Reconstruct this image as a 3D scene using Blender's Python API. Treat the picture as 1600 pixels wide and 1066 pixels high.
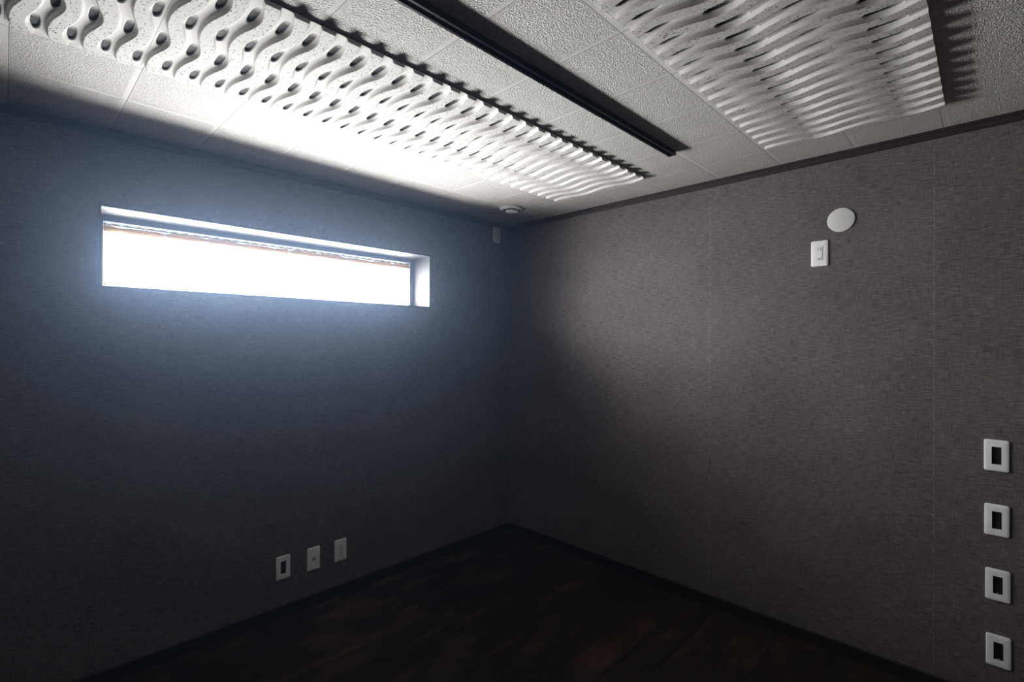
import bpy, bmesh, math, random
import numpy as np
from mathutils import Matrix, Vector
random.seed(7)
for o in list(bpy.data.objects): bpy.data.objects.remove(o)
S = bpy.context.scene
COL = S.collection

# ------------------------------------------------------------------ dimensions
Z0 = 0.06                      # top of the baseboard
X1, Y1 = 2.6549, 2.6190        # planes of the right wall and of the window wall
ZC = 2.225 + Z0                # ceiling
XB, YB = -1.7, -1.5            # walls behind the camera
WX0, WX1, WZ0, WZ1 = 0.271, 1.912, 1.578 + Z0, 1.903 + Z0   # window opening

# ------------------------------------------------------------------ camera
yaw, pitch, roll = math.radians(45.624), math.radians(0.1357), math.radians(0.2167)
F = Vector((math.sin(yaw) * math.cos(pitch), math.cos(yaw) * math.cos(pitch), math.sin(pitch)))
R = Vector((math.cos(yaw), -math.sin(yaw), 0)); U = R.cross(F)
R, U = R * math.cos(roll) + U * math.sin(roll), U * math.cos(roll) - R * math.sin(roll)
cd = bpy.data.cameras.new('camera'); cam = bpy.data.objects.new('camera', cd); COL.objects.link(cam)
M = Matrix.Identity(4)
for i in range(3):
    M[i][0], M[i][1], M[i][2] = R[i], U[i], -F[i]
M[0][3], M[1][3], M[2][3] = 0, 0, 1.35215 + Z0
cam.matrix_world = M
cd.sensor_width = 36; cd.lens = 774.29 / 1600 * 36; cd.clip_start = 0.02
S.camera = cam

# ------------------------------------------------------------------ world, light, exposure
w = bpy.data.worlds.new('sky'); S.world = w; w.use_nodes = True
w.node_tree.nodes['Background'].inputs[0].default_value = (0.80, 0.90, 1.0, 1)
w.node_tree.nodes['Background'].inputs[1].default_value = 4.0

def area(name, loc, rot, sx, sy, power, col, spread=180):
    l = bpy.data.lights.new(name, 'AREA'); l.shape = 'RECTANGLE'; l.size = sx; l.size_y = sy
    l.energy = power; l.color = col; l.spread = math.radians(spread)
    o = bpy.data.objects.new(name, l); COL.objects.link(o); o.location = loc; o.rotation_euler = rot
    return o
WXC = (WX0 + WX1) / 2
area('daylight_through_curtain', (WXC, Y1 + 0.208, WZ0 + .165), (math.radians(-88), 0, 0), 1.57, 0.25, 45, (0.95, 0.98, 1.0), 134)
area('daylight_off_the_ground', (WXC, Y1 + 0.206, WZ0 + .085), (math.radians(-88), 0, 0), 1.57, 0.12, 38, (1.0, 0.985, 0.965), 128)
S.view_settings.view_transform = 'Standard'; S.view_settings.look = 'None'
S.view_settings.gamma = 1; S.view_settings.use_curve_mapping = False
S.view_settings.exposure = 0.08

# ------------------------------------------------------------------ materials
def lin(c):
    return tuple(((v / 255) / 12.92 if v / 255 <= .04045 else ((v / 255 + .055) / 1.055) ** 2.4) for v in c) + (1,)

class NT:
    def __init__(s, name):
        s.m = bpy.data.materials.new(name); s.m.use_nodes = True
        s.t = s.m.node_tree; s.t.nodes.clear()
        s.out = s.n('ShaderNodeOutputMaterial')
    def n(s, typ, **kw):
        nd = s.t.nodes.new(typ)
        for k, v in kw.items(): setattr(nd, k, v)
        return nd
    def l(s, a, b): s.t.links.new(a, b)
    def inp(s, sock, v):
        if hasattr(v, 'is_linked') or isinstance(v, bpy.types.NodeSocket): s.l(v, sock)
        else: sock.default_value = v
    def math(s, op, a, b=None, c=None, clamp=False):
        nd = s.n('ShaderNodeMath', operation=op, use_clamp=clamp)
        for i, v in enumerate((a, b, c)):
            if v is not None: s.inp(nd.inputs[i], v)
        return nd.outputs[0]
    def mapr(s, v, a, b, c=0.0, d=1.0, smooth=False):
        nd = s.n('ShaderNodeMapRange'); nd.interpolation_type = 'SMOOTHSTEP' if smooth else 'LINEAR'
        s.inp(nd.inputs['Value'], v)
        for k, x in zip(('From Min', 'From Max', 'To Min', 'To Max'), (a, b, c, d)): s.inp(nd.inputs[k], x)
        return nd.outputs[0]
    def mix(s, f, a, b):
        nd = s.n('ShaderNodeMix', data_type='RGBA')
        s.inp(nd.inputs[0], f); s.inp(nd.inputs[6], a); s.inp(nd.inputs[7], b)
        return nd.outputs[2]
    def coord(s, kind='Object'):
        return s.n('ShaderNodeTexCoord').outputs[kind]
    def mapping(s, v, scale=(1, 1, 1), rot=(0, 0, 0), loc=(0, 0, 0)):
        nd = s.n('ShaderNodeMapping'); s.l(v, nd.inputs[0])
        nd.inputs['Scale'].default_value = scale; nd.inputs['Rotation'].default_value = rot; nd.inputs['Location'].default_value = loc
        return nd.outputs[0]
    def noise(s, v, scale, detail=2, rough=.5, out=0):
        nd = s.n('ShaderNodeTexNoise'); s.l(v, nd.inputs['Vector'])
        nd.inputs['Scale'].default_value = scale; nd.inputs['Detail'].default_value = detail; nd.inputs['Roughness'].default_value = rough
        return nd.outputs[out]
    def bump(s, h, dist, strength=1.0, normal=None):
        nd = s.n('ShaderNodeBump'); s.l(h, nd.inputs['Height'])
        nd.inputs['Distance'].default_value = dist; nd.inputs['Strength'].default_value = strength
        if normal is not None: s.l(normal, nd.inputs['Normal'])
        return nd.outputs[0]
    def bsdf(s, col, rough=.5, metal=0, spec=.5, normal=None):
        b = s.n('ShaderNodeBsdfPrincipled')
        s.inp(b.inputs['Base Color'], col); s.inp(b.inputs['Roughness'], rough); b.inputs['Metallic'].default_value = metal
        b.inputs['Specular IOR Level'].default_value = spec
        if normal is not None: s.l(normal, b.inputs['Normal'])
        s.l(b.outputs[0], s.out.inputs[0]); return b

def plastic(name, rgb, rough=.35, spec=.5):
    t = NT(name); v = t.coord()
    f = t.noise(v, 60, 2)
    c = t.mix(t.math('MULTIPLY', f, .12), lin(rgb), tuple(x * .82 for x in lin(rgb)[:3]) + (1,))
    t.bsdf(c, rough, 0, spec); return t.m

def wallpaper(name, along):
    """woven dark wallpaper; along = index of the horizontal axis in the wall's plane; seams every 0.92 m"""
    t = NT(name); co = t.coord()
    sep = t.n('ShaderNodeSeparateXYZ'); t.l(co, sep.inputs[0])
    h = sep.outputs[along]; z = sep.outputs[2]
    cmb = t.n('ShaderNodeCombineXYZ'); t.l(h, cmb.inputs[0]); t.l(z, cmb.inputs[1]); v = cmb.outputs[0]
    weft = t.noise(t.mapping(v, (22, 400, 1)), 1, 3, .6)
    warp = t.noise(t.mapping(v, (400, 20, 1), loc=(7, 3, 0)), 1, 3, .6)
    slub = t.noise(t.mapping(v, (34, 300, 1), loc=(31, 17, 0)), 1, 1, .5)
    slub = t.mapr(slub, .685, .76)
    blot = t.noise(t.mapping(v, (3, 3, 1)), 1, 3, .6)
    fab = t.math('ADD', t.math('MULTIPLY', weft, .66), t.math('MULTIPLY', warp, .34))
    f = t.mapr(fab, .36, .66)
    f = t.math('ADD', f, t.mapr(blot, .3, .7, -.10, .10), clamp=True)
    c = t.mix(f, lin((58, 53, 54)), lin((120, 113, 114)))
    c = t.mix(t.math('MULTIPLY', slub, .75), c, lin((150, 140, 135)))
    # wallpaper joints
    off = {0: .264, 1: .182}[along]
    m = t.math('ABSOLUTE', t.math('SUBTRACT', t.math('FRACT', t.math('DIVIDE', t.math('SUBTRACT', h, off - .46), .924)), .5))
    m = t.math('MULTIPLY', m, .924)
    seam = t.mapr(m, .0007, .0017, 1, 0)
    brk = t.mapr(t.noise(t.mapping(v, (1, 60, 1)), 1, 2), .42, .55)
    c = t.mix(t.math('MULTIPLY', seam, t.math('MULTIPLY', brk, {0: .16, 1: .5}[along])), c, lin((150, 142, 138)))
    if along == 1:   # one scuffed, opened spot of the joint
        dz = t.math('ABSOLUTE', t.math('SUBTRACT', z, .697 + Z0))
        dy = t.math('ABSOLUTE', t.math('SUBTRACT', h, 1.1045))
        sc = t.math('MULTIPLY', t.mapr(dz, .028, .048, 1, 0), t.mapr(dy, .0012, .0035, 1, 0))
        c = t.mix(t.math('MULTIPLY', sc, .85), c, lin((12, 12, 16)))
    bmp = t.bump(t.math('ADD', fab, t.math('MULTIPLY', seam, -.6)), .0008, .45)
    t.bsdf(c, .62, 0, .35, bmp)
    return t.m

def ceiling_mat():
    t = NT('ceiling_tile'); co = t.coord()
    sep = t.n('ShaderNodeSeparateXYZ'); t.l(co, sep.inputs[0]); x, y = sep.outputs[0], sep.outputs[1]
    P = .3018
    def fr(v, off): # distance past the last joint, 0..P
        return t.math('MULTIPLY', t.math('FRACT', t.math('DIVIDE', t.math('SUBTRACT', v, off - 30 * P), P)), P)
    fx = fr(x, .3045); fy = fr(y, .1535)
    def band(f):     # smooth lip beside each joint
        lip = t.math('MAXIMUM', t.mapr(f, P - .017, P - .0155), t.mapr(f, .0035, .005, 1, 0))
        line = t.math('MAXIMUM', t.mapr(f, P - .0012, P - .0006), t.mapr(f, .0006, .0011, 1, 0))
        return lip, line
    lx, jx = band(fx); ly, jy = band(fy)
    lip = t.math('MAXIMUM', lx, ly); joint = t.math('MAXIMUM', t.math('MULTIPLY', jx, .75), jy)
    n1 = t.noise(co, 210, 2, .6); n2 = t.noise(co, 100, 2, .5)
    tex = t.math('ADD', t.math('MULTIPLY', t.mapr(n1, .36, .64), .75), t.math('MULTIPLY', n2, .5))
    hgt = t.math('MULTIPLY', tex, t.math('SUBTRACT', 1.0, t.math('MULTIPLY', lip, .93)))
    hgt = t.math('ADD', hgt, t.math('MULTIPLY', lip, .45))
    hgt = t.math('SUBTRACT', hgt, t.math('MULTIPLY', joint, 1.2))
    nb = t.bump(hgt, .0028, .95)
    c = t.mix(t.mapr(n1, .3, .6), lin((176, 174, 172)), lin((214, 212, 209)))
    c = t.mix(lip, c, lin((206, 204, 200)))
    c = t.mix(t.math('MULTIPLY', joint, .85), c, lin((62, 56, 52)))
    t.bsdf(c, .85, 0, .2, nb); return t.m

def acoustic_mat(thick):
    t = NT('acoustic_board'); co = t.coord()
    sep = t.n('ShaderNodeSeparateXYZ'); t.l(co, sep.inputs[0])
    face = t.mapr(sep.outputs[2], -thick + .0004, -thick + .0012, 1, 0)
    def pores(scale, thr, rot, seed):
        v = t.mapping(co, (1, .5, 0), (0, 0, rot), (seed, seed, 0))
        vo = t.n('ShaderNodeTexVoronoi'); t.l(v, vo.inputs['Vector']); vo.inputs['Scale'].default_value = scale
        vc = t.n('ShaderNodeSeparateColor'); t.l(vo.outputs['Color'], vc.inputs[0])
        size = t.mapr(vc.outputs[0], thr, 1, .05, .36)
        return t.math('MULTIPLY', t.math('LESS_THAN', vo.outputs['Distance'], size), t.math('GREATER_THAN', vc.outputs[0], thr))
    p = t.math('MAXIMUM', pores(230, .50, .5, 3), pores(170, .62, -1.0, 9))
    p = t.math('MULTIPLY', t.math('MAXIMUM', p, pores(300, .6, 2.2, 5)), face)
    n = t.noise(co, 700, 2)
    c = t.mix(t.mapr(n, .3, .7), lin((200, 198, 195)), lin((212, 210, 207)))
    c = t.mix(t.math('MULTIPLY', p, .9), c, lin((70, 66, 62)))
    deep = t.mapr(sep.outputs[2], -.0042, -.0018)  # shade inside the pockets put into the colour, darker with depth
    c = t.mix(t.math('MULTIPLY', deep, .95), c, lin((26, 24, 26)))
    nb = t.bump(t.math('SUBTRACT', t.math('MULTIPLY', n, .3), p), .0008, .5)
    t.bsdf(c, .8, 0, .25, nb); return t.m

def floor_mat():
    t = NT('dark_walnut_planks'); co = t.coord()
    sep = t.n('ShaderNodeSeparateXYZ'); t.l(co, sep.inputs[0]); x, y = sep.outputs[0], sep.outputs[1]
    PW = .15
    row = t.math('FLOOR', t.math('DIVIDE', y, PW)); fy = t.math('FRACT', t.math('DIVIDE', y, PW))
    xo = t.math('ADD', x, t.math('MULTIPLY', t.math('SINE', t.math('MULTIPLY', row, 12.9)), .6))
    fx = t.math('FRACT', t.math('DIVIDE', xo, .95)); cell = t.math('FLOOR', t.math('DIVIDE', xo, .95))
    cmb = t.n('ShaderNodeCombineXYZ'); t.l(row, cmb.inputs[0]); t.l(cell, cmb.inputs[1])
    wn = t.n('ShaderNodeTexWhiteNoise'); t.l(cmb.outputs[0], wn.inputs['Vector'])
    add = t.n('ShaderNodeVectorMath', operation='MULTIPLY_ADD'); t.l(wn.outputs['Color'], add.inputs[0]); add.inputs[1].default_value = (9, 9, 9); t.l(co, add.inputs[2])
    g = t.noise(t.mapping(add.outputs[0], (2.2, 26, 1), (0, 0, .10)), 1, 5, .62)
    b = t.noise(t.mapping(add.outputs[0], (3.2, 8, 1), (0, 0, .18)), 1, 3, .55)
    c = t.mix(t.mapr(g, .35, .75), lin((22, 19, 18)), lin((48, 38, 33)))
    c = t.mix(t.mapr(b, .52, .78), c, lin((76, 54, 42)))
    gap = t.math('MAXIMUM', t.mapr(fy, 0, .012, 1, 0), t.mapr(fx, 0, .002, 1, 0))
    c = t.mix(t.math('MULTIPLY', gap, .8), c, lin((8, 7, 7)))
    t.bsdf(c, t.mapr(g, .3, .8, .48, .62), 0, .3, t.bump(t.math('SUBTRACT', g, gap), .0006, .4)); return t.m

def dark_wood(name, rgb, rough=.45):
    t = NT(name); co = t.coord()
    g = t.noise(t.mapping(co, (6, 6, 90)), 1, 4, .6)
    a = lin(rgb); c = t.mix(t.mapr(g, .3, .7), tuple(v * .7 for v in a[:3]) + (1,), tuple(v * 1.25 for v in a[:3]) + (1,))
    t.bsdf(c, rough, 0, .4); return t.m

def board_mat():
    t = NT('reveal_board'); co = t.coord()
    n = t.noise(co, 220, 3)
    c = t.mix(t.mapr(n, .3, .7), lin((58, 54, 56)), lin((66, 62, 64)))
    t.bsdf(c, .6, 0, .3, t.bump(n, .0004, .4)); return t.m

def cloth_mat(name, rgb, clear, thin=1.0):
    t = NT(name); co = t.coord()
    n = t.noise(t.mapping(co, (240, 240, 60)), 1, 2)
    c = t.mix(t.mapr(n, .3, .7), lin(rgb), tuple(v * .9 for v in lin(rgb)[:3]) + (1,))
    dk = t.n('ShaderNodeMix', data_type='RGBA', blend_type='MULTIPLY'); dk.inputs[0].default_value = 1; t.l(c, dk.inputs[6]); dk.inputs[7].default_value = (thin, thin, thin, 1)
    tr = t.n('ShaderNodeBsdfTranslucent'); t.l(dk.outputs[2], tr.inputs[0])
    df = t.n('ShaderNodeBsdfDiffuse'); t.l(c, df.inputs[0])
    m1 = t.n('ShaderNodeMixShader'); m1.inputs[0].default_value = .4; t.l(tr.outputs[0], m1.inputs[1]); t.l(df.outputs[0], m1.inputs[2])
    tp = t.n('ShaderNodeBsdfTransparent')
    m2 = t.n('ShaderNodeMixShader'); m2.inputs[0].default_value = clear; t.l(m1.outputs[0], m2.inputs[1]); t.l(tp.outputs[0], m2.inputs[2])
    t.l(m2.outputs[0], t.out.inputs[0]); return t.m

def glass_mat():
    t = NT('window_glass'); tp = t.n('ShaderNodeBsdfTransparent'); tp.inputs[0].default_value = (.93, .96, .95, 1)
    gl = t.n('ShaderNodeBsdfGlossy'); gl.inputs['Roughness'].default_value = .02
    fr = t.n('ShaderNodeFresnel'); fr.inputs[0].default_value = 1.45
    m = t.n('ShaderNodeMixShader'); t.l(fr.outputs[0], m.inputs[0]); t.l(tp.outputs[0], m.inputs[1]); t.l(gl.outputs[0], m.inputs[2])
    t.l(m.outputs[0], t.out.inputs[0]); return t.m

THICK, CH, HOLE = .0170, .0106, .0168
MT = dict(
    paper_l=wallpaper('wallpaper_left', 0), paper_r=wallpaper('wallpaper_right', 1),
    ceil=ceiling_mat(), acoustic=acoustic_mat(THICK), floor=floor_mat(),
    trim=dark_wood('trim_wood', (46, 37, 38)), base=dark_wood('baseboard_wood', (38, 32, 32)),
    board=board_mat(), frame=plastic('frame_grey', (88, 92, 100), .5), glass=glass_mat(),
    cloth=cloth_mat('curtain_cloth', (240, 238, 234), .70), hem=cloth_mat('curtain_hem', (226, 196, 158), 0, .34),
    ruffle=cloth_mat('curtain_ruffle', (120, 108, 98), 0, .10), rod=plastic('rod_white', (225, 225, 225)),
    white=plastic('plate_white', (240, 240, 243), .32), cream=plastic('insert_white', (226, 226, 224), .4),
    black=plastic('socket_black', (10, 10, 12), .5), slot=plastic('slot_dark', (22, 22, 24), .6),
    rail=plastic('rail_black', (14, 15, 22), .28), disc=plastic('cover_white', (206, 206, 206), .5),
    steel=plastic('screw_grey', (150, 150, 150), .3), brick=plastic('outside_wall', (150, 146, 140), .8),
    earth=plastic('outside_ground', (150, 148, 140), .9),
)

# ------------------------------------------------------------------ mesh helpers
def link(name, bm, mat, parent=None, smooth=False, loc=None):
    me = bpy.data.meshes.new(name); bm.normal_update()
    if smooth:
        for e in bm.edges:
            if len(e.link_faces) == 2 and e.calc_face_angle(0) > .6: e.smooth = False
    bm.to_mesh(me); bm.free()
    o = bpy.data.objects.new(name, me); COL.objects.link(o)
    if mat: me.materials.append(MT[mat])
    if smooth:
        for p in me.polygons: p.use_smooth = True
    if parent: o.parent = parent
    if loc: o.location = loc
    return o
def box(bm, x0, x1, y0, y1, z0, z1):
    v = [bm.verts.new((x, y, z)) for x in (x0, x1) for y in (y0, y1) for z in (z0, z1)]
    for f in ((0, 1, 3, 2), (4, 6, 7, 5), (0, 4, 5, 1), (2, 3, 7, 6), (0, 2, 6, 4), (1, 5, 7, 3)):
        bm.faces.new([v[i] for i in f])
def boxes(name, L, mat, parent=None, bevel=0, loc=None):
    bm = bmesh.new()
    for b in L: box(bm, *b)
    bmesh.ops.recalc_face_normals(bm, faces=bm.faces)
    if bevel: bmesh.ops.bevel(bm, geom=bm.edges[:], offset=bevel, segments=2, affect='EDGES', profile=.6)
    return link(name, bm, mat, parent, loc=loc)
def prop(o, label=None, cat=None, group=None, kind=None):
    if label: o['label'] = label
    if cat: o['category'] = cat
    if group: o['group'] = group
    if kind: o['kind'] = kind
    return o
def struct(o): o['kind'] = 'structure'; return o
def empty(name, loc, rotz=0):
    o = bpy.data.objects.new(name, None); COL.objects.link(o); o.location = loc; o.rotation_euler = (0, 0, rotz); o.empty_display_size = .05
    return o
def lathe(prof, n=48):
    """prof: (r, z) list; axis z"""
    bm = bmesh.new(); rings = []
    for r, z in prof:
        if r < 1e-6: rings.append([bm.verts.new((0, 0, z))])
        else: rings.append([bm.verts.new((r * math.cos(2 * math.pi * i / n), r * math.sin(2 * math.pi * i / n), z)) for i in range(n)])
    for a, b in zip(rings, rings[1:]):
        for i in range(n):
            j = (i + 1) % n
            if len(a) == 1 and len(b) == 1: continue
            if len(a) == 1: bm.faces.new((a[0], b[i], b[j]))
            elif len(b) == 1: bm.faces.new((a[i], a[j], b[0]))
            else: bm.faces.new((a[i], a[j], b[j], b[i]))
    bmesh.ops.recalc_face_normals(bm, faces=bm.faces)
    return bm

# ------------------------------------------------------------------ room shell
T = .30
struct(boxes('floor', [(XB - .1, X1 + .1, YB - .1, Y1 + T, -.1, 0)], 'floor'))
struct(boxes('ceiling', [(XB - .1, X1 + .1, YB - .1, Y1 + T, ZC, ZC + .1)], 'ceil'))
LB = .010  # thickness of the reveal boards
struct(boxes('wall_left', [(XB, WX0 - LB, Y1, Y1 + T, 0, ZC), (WX1 + LB, X1, Y1, Y1 + T, 0, ZC),
                           (WX0 - LB, WX1 + LB, Y1, Y1 + T, 0, WZ0 - LB), (WX0 - LB, WX1 + LB, Y1, Y1 + T, WZ1 + LB, ZC)], 'paper_l'))
struct(boxes('wall_right', [(X1, X1 + .12, YB, Y1 + T, 0, ZC)], 'paper_r'))
struct(boxes('wall_back', [(XB, X1, YB - .12, YB, 0, ZC)], 'paper_l'))
struct(boxes('wall_side', [(XB - .12, XB, YB, Y1 + T, 0, ZC)], 'paper_r'))
# baseboards: front face with a small rounded top
def strip_profile(name, prof, p0, p1, inward, mat):
    """extrude (d, z) profile from p0 to p1; inward = unit vector into the room"""
    bm = bmesh.new(); rows = []
    for p in (p0, p1):
        rows.append([bm.verts.new((p[0] + inward[0] * d, p[1] + inward[1] * d, z)) for d, z in prof])
    n = len(prof)
    for i in range(n):
        j = (i + 1) % n; bm.faces.new((rows[0][i], rows[0][j], rows[1][j], rows[1][i]))
    bm.faces.new(rows[0]); bm.faces.new(rows[1][::-1])
    bmesh.ops.recalc_face_normals(bm, faces=bm.faces)
    return link(name, bm, mat)
bprof = [(0, 0), (.008, 0), (.008, Z0 - .004), (.0065, Z0 - .001), (.004, Z0), (0, Z0)]
struct(strip_profile('baseboard_left', bprof, (XB, Y1), (X1 - .008, Y1), (0, -1), 'base'))
struct(strip_profile('baseboard_right', bprof, (X1, YB), (X1, Y1), (-1, 0), 'base'))
cprof = [(0, ZC - .036), (.006, ZC - .036), (.008, ZC - .033), (.008, ZC - .012), (.011, ZC - .010), (.011, ZC), (0, ZC)]
struct(strip_profile('trim_1', cprof, (XB, Y1), (X1 - .011, Y1), (0, -1), 'trim'))
struct(strip_profile('trim_2', cprof, (X1, YB), (X1, Y1), (-1, 0), 'trim'))

# ------------------------------------------------------------------ window
win = struct(empty('window_1', ((WX0 + WX1) / 2, Y1, WZ0)))
def wpart(name, L, mat, bevel=0):
    o = boxes(name, L, mat, None, bevel); o.parent = win; o.matrix_parent_inverse = Matrix.Translation(-win.location); return o
D = .18; FR = .026
wpart('reveal_lining', [(WX0 - LB, WX1 + LB, Y1 - .0015, Y1 + D, WZ1, WZ1 + LB), (WX0 - LB, WX1 + LB, Y1 - .0015, Y1 + D, WZ0 - LB, WZ0),
                        (WX0 - LB, WX0, Y1 - .0015, Y1 + D, WZ0, WZ1), (WX1, WX1 + LB, Y1 - .0015, Y1 + D, WZ0, WZ1)], 'board')
wpart('window_frame', [(WX0 - LB, WX1 + LB, Y1 + D, Y1 + D + .07, WZ1 - FR, WZ1 + LB), (WX0 - LB, WX1 + LB, Y1 + D, Y1 + D + .07, WZ0 - LB, WZ0 + FR * .6),
                       (WX0 - LB, WX0 + FR, Y1 + D, Y1 + D + .07, WZ0 + FR * .6, WZ1 - FR), (WX1 - FR, WX1 + LB, Y1 + D, Y1 + D + .07, WZ0 + FR * .6, WZ1 - FR)], 'frame', .0015)
wpart('window_pane', [(WX0 + FR, WX1 - FR, Y1 + D + .045, Y1 + D + .050, WZ0 + FR * .6, WZ1 - FR)], 'glass')

# curtain rod, two gathered cafe curtains
CY = Y1 + D + .012; CZ = WZ1 - FR - .025
bm = bmesh.new()
bmesh.ops.create_cone(bm, cap_ends=True, segments=16, radius1=.0045, radius2=.0045, depth=WX1 - WX0 - 2 * FR, matrix=Matrix.Rotation(math.pi / 2, 4, 'Y'))
rod = link('curtain_rod', bm, 'rod', smooth=True, loc=((WX0 + WX1) / 2, CY, CZ))
prop(rod, 'thin white curtain rod across the top of the window', 'curtain rod')

def sheet(fn, nu, nv, thick=0):
    bm = bmesh.new(); g = [[bm.verts.new(fn(i / nu, j / nv)) for j in range(nv + 1)] for i in range(nu + 1)]
    for i in range(nu):
        for j in range(nv): bm.faces.new((g[i][j], g[i + 1][j], g[i + 1][j + 1], g[i][j + 1]))
    return bm
def curtain(x0, x1, seed, label):
    rnd = random.Random(seed); ph = [rnd.uniform(0, 6.28) for _ in range(6)]
    root = empty('cafe_curtain', ((x0 + x1) / 2, CY, CZ)); prop(root, label, 'curtain', 'cafe curtains in the window')
    L = x1 - x0; cx = (x0 + x1) / 2; zb = WZ0 + .020
    def fold(u): return .0035 * math.sin(u * L * 95 + ph[0]) + .0025 * math.sin(u * L * 57 + ph[1])
    def body(u, v):
        z = -.013 + (zb - CZ + .013) * v
        return ((u - .5) * L, .003 + fold(u) * (.4 + .6 * v), z + .004 * math.sin(u * L * 9 + ph[2]) * v)
    link('curtain_fabric', sheet(body, int(L * 300), 12), 'cloth', root, True)
    def pocket(u, v):   # tube of doubled cloth around the rod, dented by gathers
        a = 2 * math.pi * v; k = 1 + .16 * math.sin(u * L * 62 + ph[3]) + .14 * max(0, math.sin(u * L * 14 + ph[4])) ** 6
        r = .0105 * (1 - .35 * abs(math.sin(u * L * 19 + ph[5])) ** 14)
        return ((u - .5) * L, math.cos(a) * r * .75 * k, math.sin(a) * r * 1.25 - .002 + .0018 * math.sin(u * L * 11 + ph[1]))
    link('rod_pocket', sheet(pocket, int(L * 260), 12), 'hem', root, True)
    def ruf(u, v):
        return ((u - .5) * L, .002 * math.sin(u * L * 330 + ph[0]) + .0015 * math.sin(u * L * 190 + ph[4]), .0105 + v * (.0075 + .0025 * math.sin(u * L * 140 + ph[2])))
    link('ruffle_heading', sheet(ruf, int(L * 420), 3), 'ruffle', root, True)
    for s in (-1, 1):
        def hem(u, v, s=s):
            x = s * L / 2 - s * u * (.011 + .005 * (1 - v))
            return (x, -.002 + .003 * math.sin(v * 9 + s + ph[3]), -.010 + (zb - CZ + .010) * v)
        link('side_hem', sheet(hem, 3, 14), 'hem', root, True)
    def bh(u, v): 
        return ((u - .5) * L, .001 + fold(u), zb - CZ + v * .010 + .003 * math.sin(u * L * 13 + ph[2]))
    link('bottom_hem', sheet(bh, int(L * 200), 2), 'hem', root, True)
XS = 1.098
curtain(WX0 + FR + .002, XS - .001, 3, 'longer white sheer cafe curtain on the left part of the window rod')
curtain(XS + .001, WX1 - FR - .004, 8, 'shorter white sheer cafe curtain on the right part of the window rod')

# ------------------------------------------------------------------ sculpted acoustic boards
PITCH = .0747; PWD = 4 * PITCH; PLEN = .600
def depth_field(X, Y):
    ph = 2 * np.pi * (Y - .085) / .30
    c = .0140 * np.cos(ph)
    u = (X - c + PITCH / 2) % PITCH - PITCH / 2
    wch = .0180 + .0032 * np.cos(ph) ** 2
    a = np.abs(u) / wch
    s = np.clip((1.03 - a) / .33, 0, 1); s = 1 - (1 - s) ** 2
    d = CH * s + .0006 * np.clip(1 - a / .8, 0, 1)
    # pockets
    row = np.round((Y - .085) / .15); yr = .085 + .15 * row
    sg = np.where(row.astype(int) % 2 == 0, 1.0, -1.0)
    cx = .0172 * sg
    uu = (X - cx + PITCH / 2) % PITCH - PITCH / 2
    dy = Y - yr
    r = np.sqrt((uu / .0110) ** 2 + (np.abs(dy) / .0460) ** 3)
    k = np.clip((1.0 - r) / .12, 0, 1); k = k * k * (3 - 2 * k)
    k = np.where((row >= 0) & (row <= 3), k, 0)
    ramp = np.clip(.32 + .68 * (dy / .0460 + 1) / 1.3, 0, 1)      # pockets run deep towards the window and ramp out away from it
    return d + (HOLE - d) * ramp * k
def panel_mesh(name, x1):
    nx, ny = int(round(x1 / .0015)), 400
    xs = np.linspace(.0004, x1 - .0004, nx + 1); ys = np.linspace(0, PLEN, ny + 1)
    X, Y = np.meshgrid(xs, ys, indexing='ij'); Z = -(THICK - depth_field(X, Y))
    top = np.stack([X, Y, Z], -1).reshape(-1, 3)
    idx = np.arange((nx + 1) * (ny + 1)).reshape(nx + 1, ny + 1)
    q = np.stack([idx[:-1, :-1], idx[:-1, 1:], idx[1:, 1:], idx[1:, :-1]], -1).reshape(-1, 4)   # faces down
    loop = np.concatenate([idx[:, 0], idx[-1, 1:], idx[-2::-1, -1], idx[0, -2:0:-1]])
    n0 = len(top); m = len(loop)
    low = top[loop]; up = low.copy(); up[:, 2] = 0
    verts = np.concatenate([top, low, up]); a = np.arange(m); b = (a + 1) % m
    side = np.stack([n0 + a, n0 + b, n0 + m + b, n0 + m + a], -1)
    faces = np.concatenate([q, side])
    me = bpy.data.meshes.new(name)
    me.vertices.add(len(verts)); me.vertices.foreach_set('co', verts.astype(np.float32).ravel())
    me.loops.add(faces.size); me.loops.foreach_set('vertex_index', faces.astype(np.int32).ravel())
    me.polygons.add(len(faces)); me.polygons.foreach_set('loop_start', (np.arange(len(faces)) * 4).astype(np.int32))
    sm = np.zeros(len(faces), bool); sm[:len(q)] = True
    me.update(); me.validate(); me.polygons.foreach_set('use_smooth', sm)
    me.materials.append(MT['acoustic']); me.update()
    return me
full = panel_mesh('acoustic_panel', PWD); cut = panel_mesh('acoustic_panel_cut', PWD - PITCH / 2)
ordn = ['first', 'second', 'third', 'fourth', 'fifth', 'sixth', 'seventh', 'eighth', 'ninth', 'tenth', 'eleventh']
def bank(x_end_joint, y_near, ang, sx, n, where, group, far_ref, ref=0):
    """boards set side by side; the last one, at the right wall, is cut"""
    for k in range(n):
        me = cut if k == 0 else full
        o = bpy.data.objects.new('acoustic_panel', me); COL.objects.link(o)
        x = x_end_joint - (k + 1) * PWD * sx
        o.location = (x, y_near + math.tan(ang) * x, ZC); o.rotation_euler = (0, 0, ang); o.scale = (sx, 1, 1)
        if k == 0: lab = 'narrower white grooved ceiling board, right end of the row %s' % where
        else: lab = 'white grooved ceiling board, %s from right in the row %s' % (ordn[k], where)
        prop(o, lab, 'acoustic panel', group)
bank(.2915 + 28 * PITCH, 1.3285, math.radians(-.19), 1.0, 10, 'nearer the window', 'grooved boards in the row by the window', 0)
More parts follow.
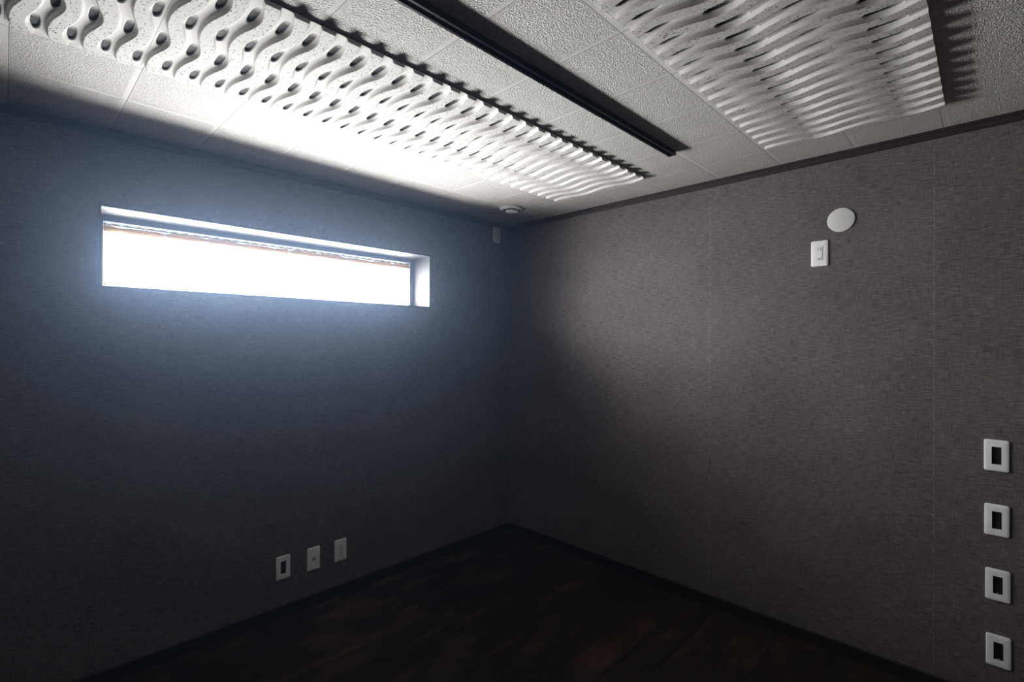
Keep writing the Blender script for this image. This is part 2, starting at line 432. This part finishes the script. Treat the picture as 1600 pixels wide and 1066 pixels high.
bank(2.4060, .1110, math.radians(.56), 1.0152, 7, 'away from the window', 'grooved boards in the row away from the window', 0)

# ------------------------------------------------------------------ black track on the ceiling
RX1 = 2.128; RX0 = -.9; RYc = 1.061; RW = .0165; RH = .0195
tr = empty('ceiling_track', (RX1, RYc, ZC)); prop(tr, 'long black metal lighting track fixed to the ceiling between the two rows of grooved boards', 'lighting track')
prof = [(-RW, 0), (-RW, -RH), (-.0085, -RH), (-.0085, -.006), (.0085, -.006), (.0085, -RH), (RW, -RH), (RW, 0)]
bm = bmesh.new(); rows = [[bm.verts.new((x, y, z)) for y, z in prof] for x in (RX0 - RX1, -.012)]
for i in range(len(prof)):
    j = (i + 1) % len(prof); bm.faces.new((rows[0][i], rows[0][j], rows[1][j], rows[1][i]))
bmesh.ops.recalc_face_normals(bm, faces=bm.faces)
link('track_body', bm, 'rail', tr)
boxes('end_cap', [(-.012, 0, -RW - .0008, RW + .0008, -RH - .0008, 0)], 'rail', tr, .001)
boxes('conductor', [(RX0 - RX1, -.012, -.0085, -.0065, -.012, -.010), (RX0 - RX1, -.012, .0065, .0085, -.012, -.010)], 'slot', tr)

# ------------------------------------------------------------------ round ceiling air vent
vent = empty('ceiling_vent', (2.305, 2.262, ZC)); prop(vent, 'round white air vent on the ceiling in the far corner', 'air vent')
link('vent_ring', lathe([(.079, 0), (.079, -.004), (.074, -.009), (.062, -.014), (.056, -.014), (.054, -.008), (.050, -.002), (.050, 0)]), 'disc', vent, True)
link('vent_throat', lathe([(.050, 0), (.050, -.001), (0, -.001)]), 'slot', vent, True)
link('vent_disc', lathe([(.010, -.001), (.010, -.014), (.038, -.016), (.042, -.020), (.040, -.025), (.028, -.028), (0, -.029)]), 'disc', vent, True)
for b in [(-.053, -.036, -.003, .003), (.036, .053, -.003, .003), (-.003, .003, .036, .053), (-.003, .003, -.053, -.036)]:
    boxes('vent_rib', [b + (-.018, -.010)], 'disc', vent)

# ------------------------------------------------------------------ wall plates; local frame: x right, z up, -y into the room
def rr(w, h, r, n=5):
    P = []
    for cx, cz, a0 in ((w - r, h - r, 0), (-w + r, h - r, 90), (-w + r, -h + r, 180), (w - r, -h + r, 270)):
        for i in range(n + 1):
            a = math.radians(a0 + 90 * i / n); P.append((cx + r * math.cos(a), cz + r * math.sin(a)))
    return P
def plate_mesh(hole=None, W=.035, Hh=.060, thick=.0075):
    """rounded convex cover plate, optionally with a rectangular opening (hw, hh)"""
    bm = bmesh.new()
    rings = [(W, Hh, .007, 0), (W, Hh, .007, -.0035), (W - .0012, Hh - .0012, .0065, -.0055), (W - .0045, Hh - .0045, .006, -.0068), (W - .010, Hh - .010, .005, -thick)]
    V = []
    for a, b, r, y in rings: V.append([bm.verts.new((p[0], y, p[1])) for p in rr(a, b, r)])
    if hole:
        for y, r in ((-thick, .0012), (-.0005, .0012)):
            V.append([bm.verts.new((p[0], y, p[1])) for p in rr(hole[0], hole[1], r)])
    for A, B in zip(V, V[1:]):
        n = len(A)
        for i in range(n): bm.faces.new((A[i], A[(i + 1) % n], B[(i + 1) % n], B[i]))
    if not hole: bm.faces.new(V[-1])
    bmesh.ops.recalc_face_normals(bm, faces=bm.faces)
    return bm
def lbox(name, L, mat, parent, bevel=0): return boxes(name, L, mat, parent, bevel)
def on_left(x, z): return (x, Y1, z + Z0), 0
def on_right(y, z): return (X1, y, z + Z0), -math.pi / 2
def root_at(name, pos, label, cat, group=None):
    (loc, rz) = pos; o = empty(name, loc, rz); prop(o, label, cat, group); return o
def opening_plate(pos, label, group, screw):
    r = root_at('wall_plate', pos, label, 'wall plate', group)
    link('cover_plate', plate_mesh((.0135, .0335)), 'white', r, True)
    bx = lbox('back_box', [(-.0135, .0135, -.0012, -.0002, -.0335, .0335)], 'black', r)
    lbox('mounting_strap', [(-.0128, -.0118, -.0035, -.0012, -.033, .033), (.0118, .0128, -.0035, -.0012, -.033, .033)], 'slot', r)
    if screw:
        b = bmesh.new(); bmesh.ops.create_cone(b, cap_ends=True, segments=12, radius1=.0022, radius2=.0016, depth=.002, matrix=Matrix.Translation((0, -.003, -.0295)) @ Matrix.Rotation(math.pi / 2, 4, 'X'))
        link('screw', b, 'steel', r, True)
    return r
G = 'empty frame plates down the right edge of the wall'
opening_plate(on_right(.0006, .9251), 'white wall plate with black opening on the right wall, topmost of the column', G, False)
opening_plate(on_right(-.0006, .6782), 'white wall plate with black opening on the right wall, second from the top', G, False)
opening_plate(on_right(-.0034, .4310), 'white wall plate with black opening on the right wall, second from the bottom', G, True)
opening_plate(on_right(-.0054, .1804), 'white wall plate with black opening on the right wall, lowest of the column', G, True)
opening_plate(on_left(1.0013, .1915), 'white wall plate with dark opening under the window, leftmost of three low plates', None, False)

def slots(r, zc):
    for s, hh in ((-1, .0042), (1, .0036)):
        lbox('blade_slot', [(s * .0058 - .0011, s * .0058 + .0011, -.0092, -.0060, zc - hh, zc + hh)], 'slot', r)
def insert(r, w=.0125, h=.0325):
    o = lbox('outlet_face', [(-w, w, -.0088, -.002, -h, h)], 'cream', r, .0006); return o
p = root_at('power_outlet', on_left(1.312, .189), 'white double power outlet under the window, rightmost of three low plates', 'power outlet')
link('cover_plate', plate_mesh((.0128, .0328)), 'white', p, True); f = insert(p)
slots(f, .014); slots(f, -.014)
p = root_at('antenna_outlet', on_left(1.1596, .1886), 'white antenna outlet with round socket under the window, middle of three low plates', 'antenna outlet')
link('cover_plate', plate_mesh(), 'white', p, True)
f = lbox('socket_module', [(-.0115, .0115, -.0088, -.006, -.010, .010)], 'cream', p, .0008)
b = lathe([(.0062, .0), (.0062, -.0012), (.0046, -.0016), (.0040, .001), (0, .001)], 24)
bmesh.ops.transform(b, matrix=Matrix.Rotation(-math.pi / 2, 4, 'X'), verts=b.verts)
bmesh.ops.translate(b, vec=(0, -.0088, 0), verts=b.verts)
o = link('socket_ring', b, 'slot', p, True)
b = bmesh.new(); bmesh.ops.create_cone(b, cap_ends=True, segments=12, radius1=.0012, radius2=.0012, depth=.004, matrix=Matrix.Translation((0, -.0100, 0)) @ Matrix.Rotation(math.pi / 2, 4, 'X'))
link('pin', b, 'steel', o, True)
# high outlet for the air conditioner on the right wall
p = root_at('power_outlet', on_right(.5907, 1.7706), 'white single power outlet high on the right wall below the round cover', 'power outlet')
link('cover_plate', plate_mesh((.0128, .0328)), 'white', p, True); f = insert(p)
slots(f, .0195)
lbox('outlet_door', [(-.0085, .0085, -.0094, -.0080, -.029, .0105)], 'white', f, .0004)
b = boxes('ground_opening', [(-.0035, .0055, -.0100, -.0090, -.0255, -.0225), (-.0060, -.0020, -.0100, -.0090, -.0275, -.0245)], 'slot', f)
# round sleeve cover
b = lathe([(.0545, 0), (.0545, .0035), (.0530, .0052), (.050, .006), (.0022, .0062), (.0020, .0052), (0, .0052)], 64)
bmesh.ops.transform(b, matrix=Matrix.Rotation(math.pi / 2, 4, 'X'), verts=b.verts)
(loc, rz) = on_right(.5065, 1.9135)
o = link('sleeve_cover', b, 'disc', None, True, loc); o.rotation_euler = (0, 0, rz)
prop(o, 'flat round white cover cap over the pipe sleeve high on the right wall', 'pipe cover')
# blank plate near the far corner
p = root_at('blank_plate', on_left(2.509, 2.135), 'plain white blank wall plate high up right of the window near the corner', 'wall plate')
link('cover_plate', plate_mesh(None, .035, .0575), 'white', p, True)
lbox('blank_face', [(-.0235, .0235, -.0083, -.006, -.046, .046)], 'cream', p, .0006)
# nail head in the dark ceiling trim
b = bmesh.new(); bmesh.ops.create_uvsphere(b, u_segments=12, v_segments=8, radius=.0022)
o = link('nail', b, 'steel', None, True, (X1 - .0085, .8224, 2.2066 + Z0)); prop(o, 'tiny nail head in the dark trim above the right wall', 'nail')

# ------------------------------------------------------------------ bluish scatter volume added to stand in for glare around the window
t = NT('glare_volume'); vs = t.n('ShaderNodeVolumeScatter')
vs.inputs['Color'].default_value = (.46, .66, 1.0, 1); vs.inputs['Density'].default_value = .0120; vs.inputs['Anisotropy'].default_value = .84
t.l(vs.outputs[0], t.out.inputs['Volume']); MT['glare_haze'] = t.m
hz = boxes('glare_haze', [(XB + .01, X1 - .012, YB + .01, Y1 - .012, .01, ZC - .032)], 'glare_haze')
prop(hz, 'faint bluish veil added to the air for the glare around the window', 'glare_haze', kind='stuff')
